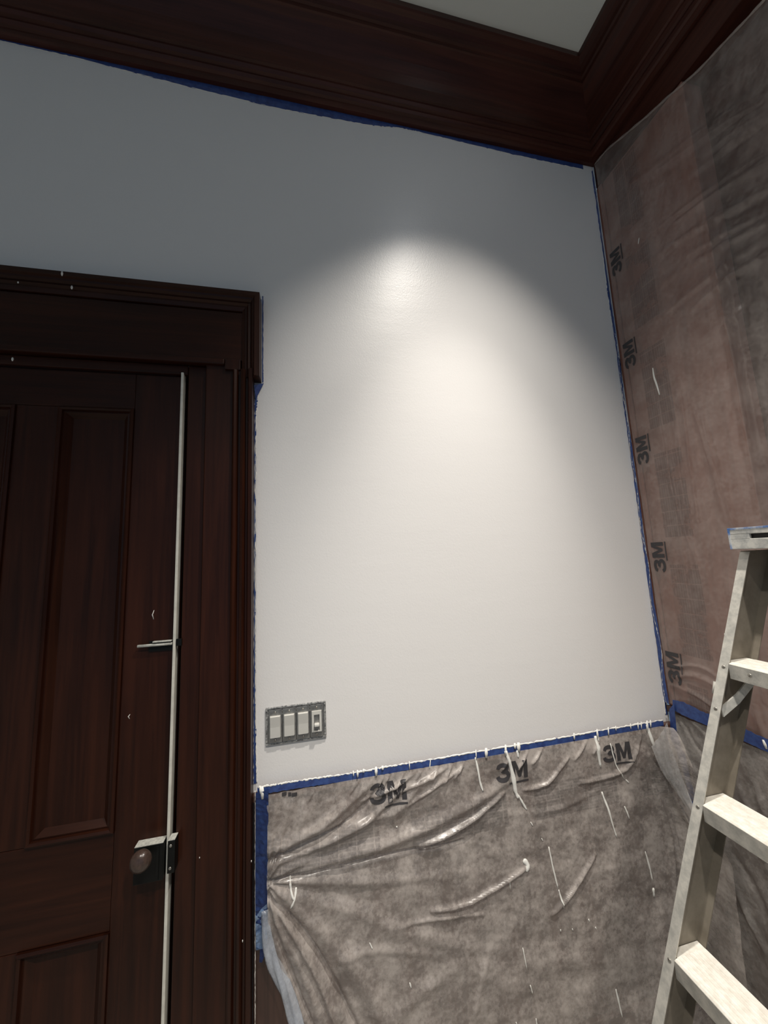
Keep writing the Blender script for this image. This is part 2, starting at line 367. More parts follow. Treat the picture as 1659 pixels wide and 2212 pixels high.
# slide bolt above the lock: thin plate with a rod and its catch
sa, sb = on_y(297, 1401, -0.01), on_y(372, 1390, -0.01)
sb_o = empty('slide_bolt'); sb_o.parent = d1; sb_o.location = Vector(((sa.x+sb.x)/2, -0.005, sb.z-0.03)) - origin_of(d1)
box('bolt_plate', (sa.x+0.03, -0.004, sb.z-0.022), (DR-0.002, -0.0003, sb.z+0.012), lock_m, sb_o, 0.001)
bm = bmesh.new(); tube(bm, [Vector((sa.x, -0.010, sb.z)), Vector((DR-0.001, -0.010, sb.z))], 0.0045, 10, up=Vector((0, 0, 1))); link('bolt_rod', bm, pale_edge_m, sb_o, True)
box('bolt_guide', (sa.x+0.045, -0.016, sb.z+0.008), (DR-0.002, -0.004, sb.z+0.012), pale_edge_m, sb_o, 0.0008)
kb2 = empty('bolt_catch'); kb2.parent = t3; kb2.location = Vector((SX+0.012, -0.01, sb.z)) - origin_of(t3)
box('catch_plate', (SX+0.005, -0.0165, sb.z-0.008), (SX+0.022, -0.0102, sb.z+0.014), lock_m, kb2, 0.0008)
# stray paint specks on the woodwork
def blob(name, pts, radii, mat, parent, flat=0.35, up=Vector((0, 1, 0)), seg=6):
    bm = bmesh.new(); tube(bm, pts, radii, seg, flat, up); return link(name, bm, mat, parent, True)
for (x, y, l, w, yy) in ((331, 1318, 20, 0.0016, -0.0005), (279, 1543, 10, 0.0016, -0.0005)):
    a, b, c = on_y(x+2, y, yy), on_y(x-2, y+l*0.5, yy), on_y(x+1, y+l, yy)
    blob('paint_speck', [a, b, c], [w*0.4, w, w*0.5], white_paint, d1)
for (x, y, l, w, yy, pp) in ((155, 617, 8, 0.004, -0.045, t3), (39, 608, 4, 0.003, -0.050, t3), (27, 772, 8, 0.004, -0.037, t3), (431, 1851, 4, 0.0015, -0.0245, t3), (543, 1858, 5, 0.0015, -0.054, t3), (524, 2030, 6, 0.0015, -0.049, t3), (134, 586, 10, 0.004, -0.060, t3)):
    a, b = on_y(x, y, yy), on_y(x, y+l, yy); blob('paint_speck', [a, (a+b)/2, b], [w*0.5, w, w*0.4], white_paint, pp)

# ================================================================== LIGHT SWITCH (four gangs, cover plate off)
g0, g3 = on_y(595, 1567, -0.008), on_y(684, 1558, -0.008)
PIT = 0.046; SZ = (g0.z+g3.z)/2; SX0 = (g0.x+g3.x)/2 - 1.5*PIT
sw = empty('light_switch', (SX0+1.5*PIT, -0.004, SZ-0.055))
tag(sw, 'four-gang light switch without its cover plate, three rockers and a dimmer', 'light switch')
# painted-over rim of the wall box
for (lo, hi) in (((-0.032, 0.053), (PIT*3+0.032, 0.060)), ((-0.032, -0.060), (PIT*3+0.032, -0.053)), ((-0.032, -0.053), (-0.0245, 0.053)), ((PIT*3+0.0245, -0.053), (PIT*3+0.032, 0.053))):
    bm = bmesh.new(); add_box(bm, (SX0+lo[0], -0.0065, SZ+lo[1]), (SX0+hi[0], -0.0002, SZ+hi[1]), 0.002)
    link('box_rim', bm, box_m, sw)
for gi in range(4):
    x = SX0 + gi*PIT
    # metal strap with rounded ears
    st = box('mounting_strap', (x-0.0222, -0.0095, SZ-0.0525), (x+0.0222, -0.0066, SZ+0.0525), strap_m, sw, 0.001)
    for s in (-1, 1):
        bm = bmesh.new(); bmesh.ops.create_uvsphere(bm, u_segments=10, v_segments=6, radius=0.0036)
        for v in bm.verts: v.co = Vector((v.co.x+x, v.co.y*0.6-0.0100, v.co.z+SZ+s*0.0440))
        link('strap_screw', bm, rivet_m, st, True)
    if gi < 3:
        bm = bmesh.new()
        z0, z1, hw = SZ-0.0335, SZ+0.0335, 0.0165
        # rocker: bevelled frame with a paddle that tilts in towards its foot
        add_box(bm, (x-hw-0.001, -0.0140, z0-0.001), (x+hw+0.001, -0.0096, z1+0.001), 0.0012)
        fr = link('rocker_frame', bm, rocker_m, sw)
        bm = bmesh.new()
        ring = lambda xx: [Vector((xx, -0.0142, z0)), Vector((xx, -0.0165, z0)), Vector((xx, -0.0175, SZ)), Vector((xx, -0.0215, z1)), Vector((xx, -0.0142, z1))]
        prism(bm, [ring(x-hw+0.001), ring(x+hw-0.001)]); link('rocker', bm, rocker_m, fr)
    else:
        bm = bmesh.new(); z0, z1, hw = SZ-0.0335, SZ+0.0335, 0.0165
        for lo, hi in (((x-hw, z0), (x-0.0095, z1)), ((x+0.0095, z0), (x+hw, z1)), ((x-0.0095, SZ+0.022), (x+0.0095, z1)), ((x-0.0095, z0), (x+0.0095, SZ-0.030))):
            add_box(bm, (lo[0], -0.0150, lo[1]), (hi[0], -0.0096, hi[1]))
        fr = link('dimmer_body', bm, rocker_m, sw)
        box('dimmer_slot', (x-0.0095, -0.0112, SZ-0.030), (x+0.0095, -0.0097, SZ+0.022), strap_m, fr)
        bm = bmesh.new()
        prism(bm, [[Vector((x+px_, y, z)) for px_, y, z in ((-w, -0.0115, SZ-0.016), (w, -0.0115, SZ-0.016), (w*0.8, -0.026, SZ-0.010), (w*0.8, -0.026, SZ-0.004), (w, -0.0115, SZ+0.001), (-w, -0.0115, SZ+0.001), (-w*0.8, -0.026, SZ-0.004), (-w*0.8, -0.026, SZ-0.010))] for w in (0.0085, 0.0084)]) if False else \
            add_box(bm, (x-0.0085, -0.0270, SZ-0.014), (x+0.0085, -0.0113, SZ-0.004), 0.003)
        link('slider', bm, rocker_m, fr)

# ================================================================== STEPLADDER
def fx(z): return 0.883 + (z-1.10)*0.395          # front line of the leaning rail
def yw(z): return -0.583 + (1.10-z)*0.05          # rail web, flaring a little towards the foot
ld = empty('stepladder', (0.75, -0.85, FZ)); tag(ld, 'paint-spattered aluminium stepladder beside the plastic-covered side wall', 'stepladder')
RAIL_D, FL, TH = 0.085, 0.020, 0.0025
def rail(name, side, z0, z1, x_of, parent, depth):
    # inward-opening channel; side=+1: far rail (web away from camera), -1: near rail mirrored about the ladder's middle
    YM = -0.80
    def yy(z, o):                                  # o: distance from web towards the ladder's middle
        y = yw(z)-o; return y if side > 0 else 2*YM-y
    sec = lambda dp: [(0, 0), (0, FL), (TH, FL), (TH, TH), (dp-TH, TH), (dp-TH, FL), (dp, FL), (dp, 0)]
    bm = bmesh.new()
    prism(bm, [[Vector((x_of(z)+a, yy(z, o), z)) for a, o in sec(depth-0.012+0.024*max(z, 0)/z1)] for z in (z0, z1)])
    return link(name, bm, alu_shaded, parent), yy
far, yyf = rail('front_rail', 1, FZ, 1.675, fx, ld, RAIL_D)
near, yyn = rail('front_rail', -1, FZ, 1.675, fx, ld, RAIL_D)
# outer face of the front flange: lit tone in its colour, smeared with paint
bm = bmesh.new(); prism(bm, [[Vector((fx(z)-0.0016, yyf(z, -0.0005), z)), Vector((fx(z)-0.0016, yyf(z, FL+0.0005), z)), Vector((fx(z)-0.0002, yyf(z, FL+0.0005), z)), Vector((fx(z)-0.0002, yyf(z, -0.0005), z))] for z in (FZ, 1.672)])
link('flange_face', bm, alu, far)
# rear legs: straight, leaning the other way
def bx(z): return 1.215 + (1.675-z)*0.10
for s in (1, -1):
    bm = bmesh.new(); YM = -0.80
    def yb(z, o):
        y = yw(z)-0.026-o; return y if s > 0 else 2*YM-y
    prism(bm, [[Vector((bx(z)+a, yb(z, o), z)) for a, o in ((0, 0), (0, 0.02), (0.03, 0.02), (0.03, 0))] for z in (FZ, 1.672)])
    link('rear_leg', bm, alu_shaded, ld)
for z in (0.35, 0.95):
    bm = bmesh.new(); tube(bm, [Vector((bx(z)+0.015, yw(z)-0.054, z)), Vector((bx(z)+0.015, -1.6-yw(z)+0.054, z))], 0.010, 8, up=Vector((0, 0, 1)))
    link('rear_brace', bm, alu_shaded, ld, True)
# treads
TR = [1.405, 1.10, 0.803, 0.503, 0.203, -0.05]
for i, z in enumerate(TR):
    y0, y1 = yyf(z, TH+0.0004), yyn(z, TH+0.0004)
    x0 = fx(z)-0.004; dp = 0.088; lip = 0.036
    bm = bmesh.new()
    # folded tread: top with lips front and back, ribbed top
    sec = [(0, -lip), (0, -0.003), (0.003, 0)]
    n = 7
    for k in range(n):
        a = 0.008 + (dp-0.016)*k/n; b_ = 0.008 + (dp-0.016)*(k+0.72)/n
        sec += [(a, 0), (a+0.001, 0.0012), (b_, 0.0012), (b_+0.001, 0)]
    sec += [(dp-0.003, 0), (dp, -0.003), (dp, -lip), (dp-0.002, -lip), (dp-0.002, -0.004), (0.002, -0.004), (0.002, -lip)]
    ya, yb_ = yyf(z, FL+0.001), yyn(z, FL+0.001)
    prism(bm, [[Vector((x0+a, y, z+b_)) for a, b_ in sec] for y in (ya, yb_)])
    tr = link('tread', bm, alu_tread, ld)
    # end tongue that runs into the rail channel
    bm = bmesh.new(); add_box(bm, (fx(z)+0.004, ya-0.002, z-0.012), (fx(z)+RAIL_D-0.004, yyf(z, TH+0.001), z-0.0005)); link('tread_tongue', bm, alu_tread, tr)
    box('front_lip', (x0-0.0018, yb_, z-lip), (x0-0.0002, ya, z-0.002), alu, tr)
    # rivets on the flange and tread lip
    def rivet(px, y, zc, parent, r=0.0042):
        bm = bmesh.new(); bmesh.ops.create_uvsphere(bm, u_segments=12, v_segments=6, radius=r)
        for v in bm.verts: v.co = Vector((px+v.co.x*0.5, y+v.co.y, zc+v.co.z))
        link('rivet', bm, rivet_m, parent, True)
    rivet(fx(z-0.012)-0.002, yyf(z, FL*0.5), z-0.012, far)
    if i == 0:
        rivet(fx(1.298)-0.002, yyf(1.298, FL*0.5), 1.298, far)
        rivet(x0-0.002, ya-0.042, z-0.016, tr)
        # diagonal knee brace from the rail up to the underside of the tread
        bm = bmesh.new()
        p0 = Vector((fx(1.305)+0.008, yyf(1.3, 0.012), 1.290)); p1 = Vector((fx(1.365)+0.062, yyf(1.36, 0.034), 1.366))
        wv = Vector((0.0, 0.003, 0.020))
        prism(bm, [[p+wv*0.5, p-wv*0.5, p-wv*0.5+Vector((0, -0.003, 0)), p+wv*0.5+Vector((0, -0.003, 0))] for p in (p0, (p0+p1)/2+Vector((0, 0, -0.006)), p1)])
        link('knee_brace', bm, alu, far)
        bm = bmesh.new(); tube(bm, [Vector((fx(1.325)+0.010, yyf(1.31, -0.004), 1.325)), Vector((fx(1.352)+0.010, yyf(1.31, -0.004), 1.352))], 0.006, 10, up=Vector((0, 1, 0)))
        link('hinge_pin', bm, alu, far, True)
# top cap with a slot in its front edge
ca = on_y(1573, 1142, -0.612); cb = on_y(1574, 1187, -0.612)
cx0, cz0, cz1 = ca.x, cb.z, ca.z; cy1 = -0.610; cy0 = 2*(-0.80)-cy1
cp = empty('top_cap'); cp.parent = ld; cp.location = Vector((cx0+0.08, -0.8, cz0)) - origin_of(ld)
ys0 = on_y(1612, 1155, -0.65).y - 0.002
slot = (-0.655, -0.745, cz0+0.026, cz0+0.038)
bm = bmesh.new()
add_box(bm, (cx0, cy0, slot[3]), (cx0+0.006, cy1, cz1), 0.0015)
add_box(bm, (cx0, cy0, cz0), (cx0+0.006, cy1, slot[2]), 0.0015)
add_box(bm, (cx0, slot[0], slot[2]), (cx0+0.006, cy1, slot[3])); add_box(bm, (cx0, cy0, slot[2]), (cx0+0.006, slot[1], slot[3]))
link('cap_front', bm, alu_cap, cp)
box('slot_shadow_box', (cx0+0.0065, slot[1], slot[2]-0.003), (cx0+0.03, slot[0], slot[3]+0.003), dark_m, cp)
box('cap_top', (cx0+0.0062, cy0, cz1-0.006), (cx0+0.15, cy1, cz1-0.0005), alu_cap, cp, 0.001)
box('cap_end', (cx0+0.0062, cy1-0.006, cz0), (cx0+0.15, cy1, cz1-0.0062), alu_cap, cp, 0.001)
box('cap_end', (cx0+0.0062, cy0, cz0), (cx0+0.15, cy0+0.006, cz1-0.0062), alu_cap, cp, 0.001)
bm = bmesh.new()
add_box(bm, (cx0-0.0008, cy0, cz1-0.0045), (cx0+0.004, cy1+0.0008, cz1+0.0006), 0.0006)
add_box(bm, (cx0-0.0008, cy1-0.004, cz0), (cx0+0.004, cy1+0.0008, cz1-0.0046), 0.0006)
tag(link('cap_edge_smear', bm, plain('blue_worn_edge', (0.06, 0.17, 0.46), 0.5, alt=(0.6, 0.62, 0.62), vscale=40), cp), 'worn blue edge of the ladder cap')

# ================================================================== PLASTIC FILM
def polydist(Px, Pz, pl):
    """distance and position along a polyline, vectorised; pl = [(x,z),...]"""
    best = np.full(Px.shape, 1e9); tt = np.zeros(Px.shape); sd = np.zeros(Px.shape); n = len(pl)-1
    for i in range(n):
        ax, az = pl[i]; bx_, bz = pl[i+1]; dx, dz = bx_-ax, bz-az; l2 = dx*dx+dz*dz
        t = np.clip(((Px-ax)*dx+(Pz-az)*dz)/l2, 0, 1); qx, qz = ax+t*dx, az+t*dz
        d = np.hypot(Px-qx, Pz-qz); m = d < best
        s = np.sign((Px-ax)*dz-(Pz-az)*dx)
        best = np.where(m, d, best); tt = np.where(m, (i+t)/n, tt); sd = np.where(m, s, sd)
    return best, tt, sd
def spline(pl, k=6):
    out = []
    for i in range(len(pl)-1):
        p0, p1, p2, p3 = pl[max(i-1, 0)], pl[i], pl[i+1], pl[min(i+2, len(pl)-1)]
        for j in range(k):
            t = j/k
            out.append(tuple(0.5*((2*b)+(-a+c)*t+(2*a-5*b+4*c-d)*t*t+(-a+3*b-3*c+d)*t**3) for a, b, c, d in zip(p0, p1, p2, p3)))
    out.append(pl[-1]); return out
def vnoise(X, Y, fx_, fy_, seed, octv=3):
    """cheap smooth value noise on arrays"""
    tot = np.zeros(X.shape); amp = 1.0
    for o in range(octv):
        gx, gy = X*fx_*2**o, Y*fy_*2**o
        ix, iy = np.floor(gx), np.floor(gy); u, v = gx-ix, gy-iy; u = u*u*(3-2*u); v = v*v*(3-2*v)
        h = lambda a, b: np.modf(np.abs(np.sin(a*127.1+b*311.7+seed*17.3+o*5.1)*43758.5453))[0]
        tot += amp*((h(ix, iy)*(1-u)+h(ix+1, iy)*u)*(1-v)+(h(ix, iy+1)*(1-u)+h(ix+1, iy+1)*u)*v-0.5); amp *= 0.5
    return tot
def relief(X, Z, folds):
    h = np.zeros(X.shape)
    for pl, amp, wid in folds:
        d, t, s = polydist(X, Z, spline(pl, 3) if len(pl) > 2 else pl)
        env = np.clip(np.sin(np.pi*np.clip(t*0.9+0.05, 0, 1)), 0, 1)**0.5
        h += amp*env*np.exp(-(d/wid)**2)
    return h
def B(px, py): p = on_y(px, py, -0.03); return (p.x, p.z)
def Rr(px, py): p = on_x(px, py, W-0.012); return (p.y, p.z)
def film_sheet(name, pos, nu, nv, mat, uvs, parent=None):
    """pos: (nu,nv,3) array; quads; uvs (nu,nv,2)"""
    me = bpy.data.meshes.new(name); V_ = pos.reshape(-1, 3); base = np.array([V_[:, 0].mean(), V_[:, 1].mean(), V_[:, 2].min()])
    ii = np.arange(nu*nv).reshape(nu, nv)
    F = np.stack([ii[:-1, :-1], ii[1:, :-1], ii[1:, 1:], ii[:-1, 1:]], -1).reshape(-1, 4)
    me.from_pydata((V_-base).tolist(), [], F.tolist())
    uvl = me.uv_layers.new(name='film'); flat = uvs.reshape(-1, 2)[F.reshape(-1)]
    uvl.data.foreach_set('uv', flat.astype(np.float32).reshape(-1))
    me.polygons.foreach_set('use_smooth', np.ones(len(F), dtype=bool)); me.materials.append(mat); me.update()
    o = bpy.data.objects.new(name, me); col.objects.link(o); o.location = Vector(base.tolist())
    return o

# ---- back sheet, hanging from the wainscot cap
LE = [(576, 1712), (578, 1800), (577, 1900), (580, 1985), (598, 2060), (625, 2135), (662, 2230)]
LEw = [B(*q) for q in LE]; LEw += [(LEw[-1][0]+0.06, 0.22), (LEw[-1][0]+0.10, 0.05), (LEw[-1][0]+0.12, FZ)]
def left_edge(z):
    zs = [q[1] for q in LEw][::-1]; xs = [q[0] for q in LEw][::-1]
    return np.interp(z, zs, xs)
ZTOP = 0.952
FB = [  # (pixel polyline, height, width) : creases negative, ridges positive
    ([(578, 1858), (680, 1812), (760, 1765), (830, 1690)], -0.015, 0.007), ([(578, 1838), (690, 1785), (800, 1690)], 0.016, 0.014), ([(578, 1870), (700, 1818), (790, 1770), (870, 1700)], 0.012, 0.010),
    ([(578, 1897), (720, 1870), (860, 1840), (1000, 1814)], -0.016, 0.006), ([(590, 1878), (740, 1845), (880, 1800), (1010, 1740), (1090, 1690)], 0.016, 0.018),
    ([(905, 1822), (960, 1800), (1020, 1765), (1085, 1712)], 0.018, 0.0078), ([(700, 1790), (850, 1755), (900, 1700), (960, 1650)], 0.008, 0.014),
    ([(868, 1708), (930, 1676), (985, 1645)], 0.009, 0.006), ([(880, 1738), (940, 1698), (1000, 1655)], 0.008, 0.005), ([(780, 1730), (850, 1700), (900, 1665)], 0.009, 0.006),
    ([(930, 1958), (1010, 1940), (1080, 1900), (1130, 1868)], 0.013, 0.0060), ([(1185, 1965), (1230, 1915), (1280, 1840)], 0.013, 0.0060), ([(860, 1990), (960, 1972), (1040, 1965)], 0.006, 0.006),
    ([(578, 1925), (660, 2010), (720, 2110), (780, 2225)], -0.018, 0.009), ([(580, 1915), (700, 2010), (790, 2120), (850, 2225)], 0.012, 0.026),
    ([(578, 1945), (630, 2040), (680, 2150), (705, 2225)], 0.010, 0.014), ([(580, 1960), (615, 2050), (650, 2140), (690, 2230)], -0.012, 0.006), ([(582, 1935), (650, 2030), (700, 2130), (735, 2225)], 0.012, 0.008),
    ([(578, 1910), (760, 1960), (900, 2010), (1010, 2035)], 0.007, 0.022), ([(600, 1900), (800, 1900), (1000, 1880)], 0.005, 0.016),
    ([(1130, 1705), (1180, 1690), (1225, 1635)], 0.012, 0.006), ([(1250, 1690), (1350, 1660), (1385, 1580)], 0.010, 0.007),
    ([(1100, 1760), (1200, 1745), (1300, 1700)], 0.004, 0.012), ([(1410, 1640), (1450, 1690), (1520, 1790)], -0.012, 0.007),
    ([(1395, 1620), (1430, 1690), (1500, 1800), (1540, 1900)], 0.016, 0.018), ([(1410, 1700), (1440, 1800), (1450, 1950)], 0.012, 0.010), ([(1440, 1760), (1462, 1850), (1470, 1960)], 0.010, 0.008),
    ([(1350, 1720), (1380, 1830), (1390, 1960)], 0.006, 0.02), ([(820, 2212), (900, 2130), (1000, 2060)], 0.006, 0.02), ([(1005, 2212), (1030, 2120), (1050, 2040)], 0.006, 0.012),
    ([(700, 2060), (820, 2040), (960, 2050)], 0.005, 0.015), ([(1120, 2080), (1250, 2050), (1400, 2060)], 0.005, 0.03)]
for k in range(26):                                  # little gathers just under the tape
    x = 600 + k*32 + random.uniform(-10, 10); y = 1716-0.171*(x-560) - 6
    if not 830 < x < 1040 and random.random() < 0.5: continue
    FB.append(([(x, y), (x-22-random.random()*14, y+34+random.random()*22)], 0.007+random.random()*0.005, 0.0042))
FBw = [([B(*q) for q in pl], a, w) for pl, a, w in FB]
def back_h(X, Z):
    """how far the film stands off the wainscot"""
    fall = np.clip((ZTOP-Z)/0.05, 0.0, 1.0)
    h = relief(X, Z, FBw)*np.clip((ZTOP-Z)/0.03, 0.25, 1)
    rad = np.hypot(X-LEw[2][0], Z-LEw[2][1]); ang = np.arctan2(Z-LEw[2][1], X-LEw[2][0])
    h += 0.0045*np.sin(ang*17+2.0*np.sin(ang*5))*np.exp(-rad/0.35)
    h += fall*(0.0055*vnoise(X+Z*0.5, Z, 9, 16, 1) + 0.0022*vnoise(X, Z, 34, 30, 2, 2))
    h += 0.006*fall + 0.030*np.clip((0.75-Z)/0.75, 0, 1)          # hangs a little further out lower down
    return 0.0285 + np.maximum(h, -0.003)
nu, nv = 560, 310
u = np.linspace(0, 1, nu)[:, None]; v = np.linspace(0, 1, nv)[None, :]
Zg = ZTOP - v*(ZTOP-FZ-0.004) + 0*u
S = left_edge(Zg) + u*(1.0)*(W-0.045+0.165*np.clip((ZTOP-Zg)/0.4, 0, 1.0)**0.8 - left_edge(Zg))     # arc length along the wall, running round the corner
hh = back_h(np.minimum(S, W-0.03), Zg)
# round the corner with radius RC, then on along the right wall
RC = 0.055; s0 = W-0.03-RC
th = np.clip((S-s0)/RC, 0, math.pi/2); ex = np.maximum(S-s0-RC*math.pi/2, 0)
Xg = np.where(S < s0, S, s0 + (RC)*np.sin(th)) - np.sin(th)*(hh-0.0285)
Yg = -np.cos(th)*hh*1.0 - np.sin(th)*0.0285 - RC*(1-np.cos(th)) - ex
pos = np.stack([Xg, Yg, Zg], -1)
bs = film_sheet('plastic_sheet', pos, nu, nv, film_back, np.stack([S-0.248+0.477*4, ZTOP-Zg+0.012], -1))
tag(bs, 'crinkled clear plastic film taped over the wainscot under the white wall', 'plastic sheet')
def cached(fn, a0, a1, b0, b1, n, m):
    ga, gb = np.linspace(a0, a1, n), np.linspace(b0, b1, m); G = fn(ga[:, None]+0*gb[None, :], gb[None, :]+0*ga[:, None])
    def f(a, b):
        i = min(max((a-a0)/(a1-a0)*(n-1), 0), n-1.001); j = min(max((b-b0)/(b1-b0)*(m-1), 0), m-1.001); p, q = int(i), int(j); u_, v_ = i-p, j-q
        return float((G[p, q]*(1-u_)+G[p+1, q]*u_)*(1-v_)+(G[p, q+1]*(1-u_)+G[p+1, q+1]*u_)*v_)
    return f
back_c = cached(back_h, -0.25, 1.5, FZ, 0.98, 350, 230)
def on_back(x, z, off=0.0015):
    return Vector((x, -back_c(x, z)-off, z))

# ---- upper sheet on the right wall
TE = [(1287, 352), (1310, 325), (1360, 283), (1400, 249), (1450, 205), (1500, 160), (1560, 103), (1620, 45), (1659, 5)]
TEw = [Rr(*q) for q in TE]
def top_edge(y):
    ys = [q[0] for q in TEw][::-1]; zs = [q[1] for q in TEw][::-1]
    return np.interp(y, [-1.6]+ys, [zs[0]-0.12]+zs)
FR = [([(1330, 640), (1355, 900), (1400, 1250), (1425, 1440)], -0.003, 0.008), ([(1470, 840), (1490, 1000), (1510, 1130)], 0.005, 0.004),
      ([(1420, 880), (1450, 1050), (1490, 1170), (1520, 1260)], 0.005, 0.007), ([(1515, 900), (1550, 1020), (1585, 1130)], 0.008, 0.010), ([(1490, 860), (1535, 1000), (1570, 1130)], 0.006, 0.007),
      ([(1440, 800), (1475, 1080), (1500, 1300)], 0.003, 0.006), ([(1545, 430), (1600, 700), (1650, 1000)], 0.010, 0.018),
      ([(1520, 440), (1580, 770), (1640, 1110)], -0.006, 0.010), ([(1450, 1480), (1500, 1500), (1560, 1540)], 0.008, 0.006), ([(1452, 1465), (1500, 1460), (1580, 1500)], 0.007, 0.008), ([(1450, 1440), (1510, 1440), (1560, 1470)], 0.006, 0.005),
      ([(1610, 1430), (1630, 1530), (1655, 1610)], 0.008, 0.007), ([(1630, 1400), (1655, 1520)], 0.007, 0.007)]
for k in range(17):                                   # diagonal drag folds fanning up from the corner
    x0 = random.uniform(1360, 1560); y0 = 300 + (x0-1360)*0.2 + k*26 + random.uniform(-12, 12)
    x1 = 1665; sl = random.uniform(-0.78, -0.50)
    FR.append(([(x0, y0), ((x0+x1)/2, y0+(x1-x0)*sl*0.55), (x1, y0+(x1-x0)*sl)], random.choice((0.006, 0.008, 0.010, -0.006)), random.uniform(0.009, 0.022)))
FRw = [([Rr(*q) for q in pl], a, w) for pl, a, w in FR]
def right_h(Y, Z):
    h = relief(Y, Z, FRw)
    h += 0.004*vnoise(Y, Z, 14, 3.0, 5) + 0.0022*vnoise(Y+Z*0.3, Z, 40, 9, 6, 2)
    h += 0.05*np.clip((-Y-0.5)/0.6, 0, 1)
    return 0.012 + np.maximum(h, -0.004)*np.clip((-Y)/0.03, 0.15, 1) + 0.018*np.exp(-((Z-top_edge(Y))/0.02)**2)*0.3
nu, nv = 260, 480
u = np.linspace(0, 1, nu)[:, None]; v = np.linspace(0, 1, nv)[None, :]
Yg = -0.022 - u*1.10 + 0*v
zt = top_edge(Yg); Zg = 1.032 + v*(zt-1.032)
pos = np.stack([W-right_h(Yg, Zg), Yg, Zg], -1)
rs = film_sheet('plastic_sheet', pos, nu, nv, film_top, np.stack([Zg-1.177+0.477*4, -Yg+0.03], -1))
tag(rs, 'tall clear plastic film hung over the brown side wall beneath the cornice', 'plastic sheet')
right_c = cached(right_h, -1.2, 0.0, 1.0, 3.7, 200, 360)
def on_right(y, z, off=0.0015):
    return Vector((W-right_c(y, z)-off, y, z))
# gathered top edge of the tall sheet
bm = bmesh.new(); pts = [on_right(y, float(top_edge(y))-0.006, 0.003) for y in np.linspace(-0.03, -1.1, 60)]
tube(bm, pts, [0.004+0.003*abs(math.sin(i*0.9)) for i in range(len(pts))], 6, 0.5, Vector((1, 0, 0))); link('gathered_edge', bm, film_top, rs, True)

# ---- lower sheet on the right wall, under the horizontal tape
nu, nv = 150, 120
u = np.linspace(0, 1, nu)[:, None]; v = np.linspace(0, 1, nv)[None, :]
FL_ = [([(1460, 1560), (1480, 1620), (1520, 1690)], 0.010, 0.008), ([(1470, 1545), (1500, 1600), (1530, 1640)], -0.006, 0.006), ([(1475, 1540), (1510, 1570), (1535, 1600)], 0.008, 0.006),
       ([(1600, 1700), (1640, 1800), (1659, 1880)], 0.008, 0.010), ([(1570, 1870), (1610, 1960), (1659, 2060)], 0.012, 0.010), ([(1560, 1900), (1580, 2000), (1600, 2110)], 0.014, 0.012),
       ([(1590, 1850), (1640, 1930), (1659, 1990)], -0.008, 0.010), ([(1630, 1690), (1655, 1760)], 0.006, 0.008)]
FLw = [([Rr(*q) for q in pl], a, w) for pl, a, w in FL_]
Yg = -0.04 - u*1.06 + 0*v; Zg = 1.0 - v*(1.0-FZ-0.004) + 0*u
def low_h(Y, Z):
    return 0.0165 + np.maximum(relief(Y, Z, FLw) + 0.006*vnoise(Y+0.4*Z, Z, 12, 7, 9) + 0.003*vnoise(Y, Z, 38, 26, 11, 2), -0.005) + 0.03*np.clip((-Y-0.25)/0.5, 0, 1)*np.clip((0.9-Z)/0.9, 0, 1)
pos = np.stack([W-low_h(Yg, Zg), Yg, Zg], -1)
ls = film_sheet('plastic_sheet', pos, nu, nv, film_mat('clear_film_low', 0.22, 0.50, (0.66, 0.62, 0.58), False), np.stack([Yg, Zg], -1))
tag(ls, 'clear plastic film on the side wall below the horizontal blue tape, behind the ladder', 'plastic sheet')

# ------------------------------------------------------------------ printed marks on the film
def glyphs():
    """heavy sans '3' (a broad stroke) and 'M' (a polygon), centred, in metres"""
    V_, F_ = [], []
    path = spline([(0.10, 0.72), (0.17, 0.84), (0.38, 0.895), (0.60, 0.84), (0.665, 0.715), (0.58, 0.585), (0.36, 0.535), (0.60, 0.495), (0.715, 0.31), (0.62, 0.155), (0.38, 0.10), (0.15, 0.16), (0.075, 0.30)], 3)
    hw = 0.105; S_ = 0.068; n0 = 0
    for i, (x, y) in enumerate(path):
        a, b = path[max(i-1, 0)], path[min(i+1, len(path)-1)]; dx, dy = b[0]-a[0], b[1]-a[1]; l = math.hypot(dx, dy) or 1
        for sg in (1, -1): V_.append((((x-dy/l*hw*sg)-0.86)*S_, ((y+dx/l*hw*sg)-0.5)*S_))
        if i: F_.append((2*i-2, 2*i-1, 2*i+1, 2*i))
    n0 = len(V_)
    mp_ = [(0, 0), (0, 1), (0.30, 1), (0.5, 0.42), (0.70, 1), (1, 1), (1, 0), (0.76, 0), (0.76, 0.66), (0.58, 0.10), (0.42, 0.10), (0.24, 0.66), (0.24, 0)]
    V_ += [((0.90-0.86+x*0.98)*S_, (y-0.5)*S_) for x, y in mp_]
    F_ += [tuple(n0+k for k in q) for q in ((0, 1, 11, 12), (1, 2, 11), (2, 10, 11), (2, 3, 10), (3, 9, 10), (3, 4, 9), (4, 8, 9), (4, 5, 8), (5, 6, 7, 8))]
    return [Vector((x, y, 0)) for x, y in V_], F_
TV, TF = glyphs()
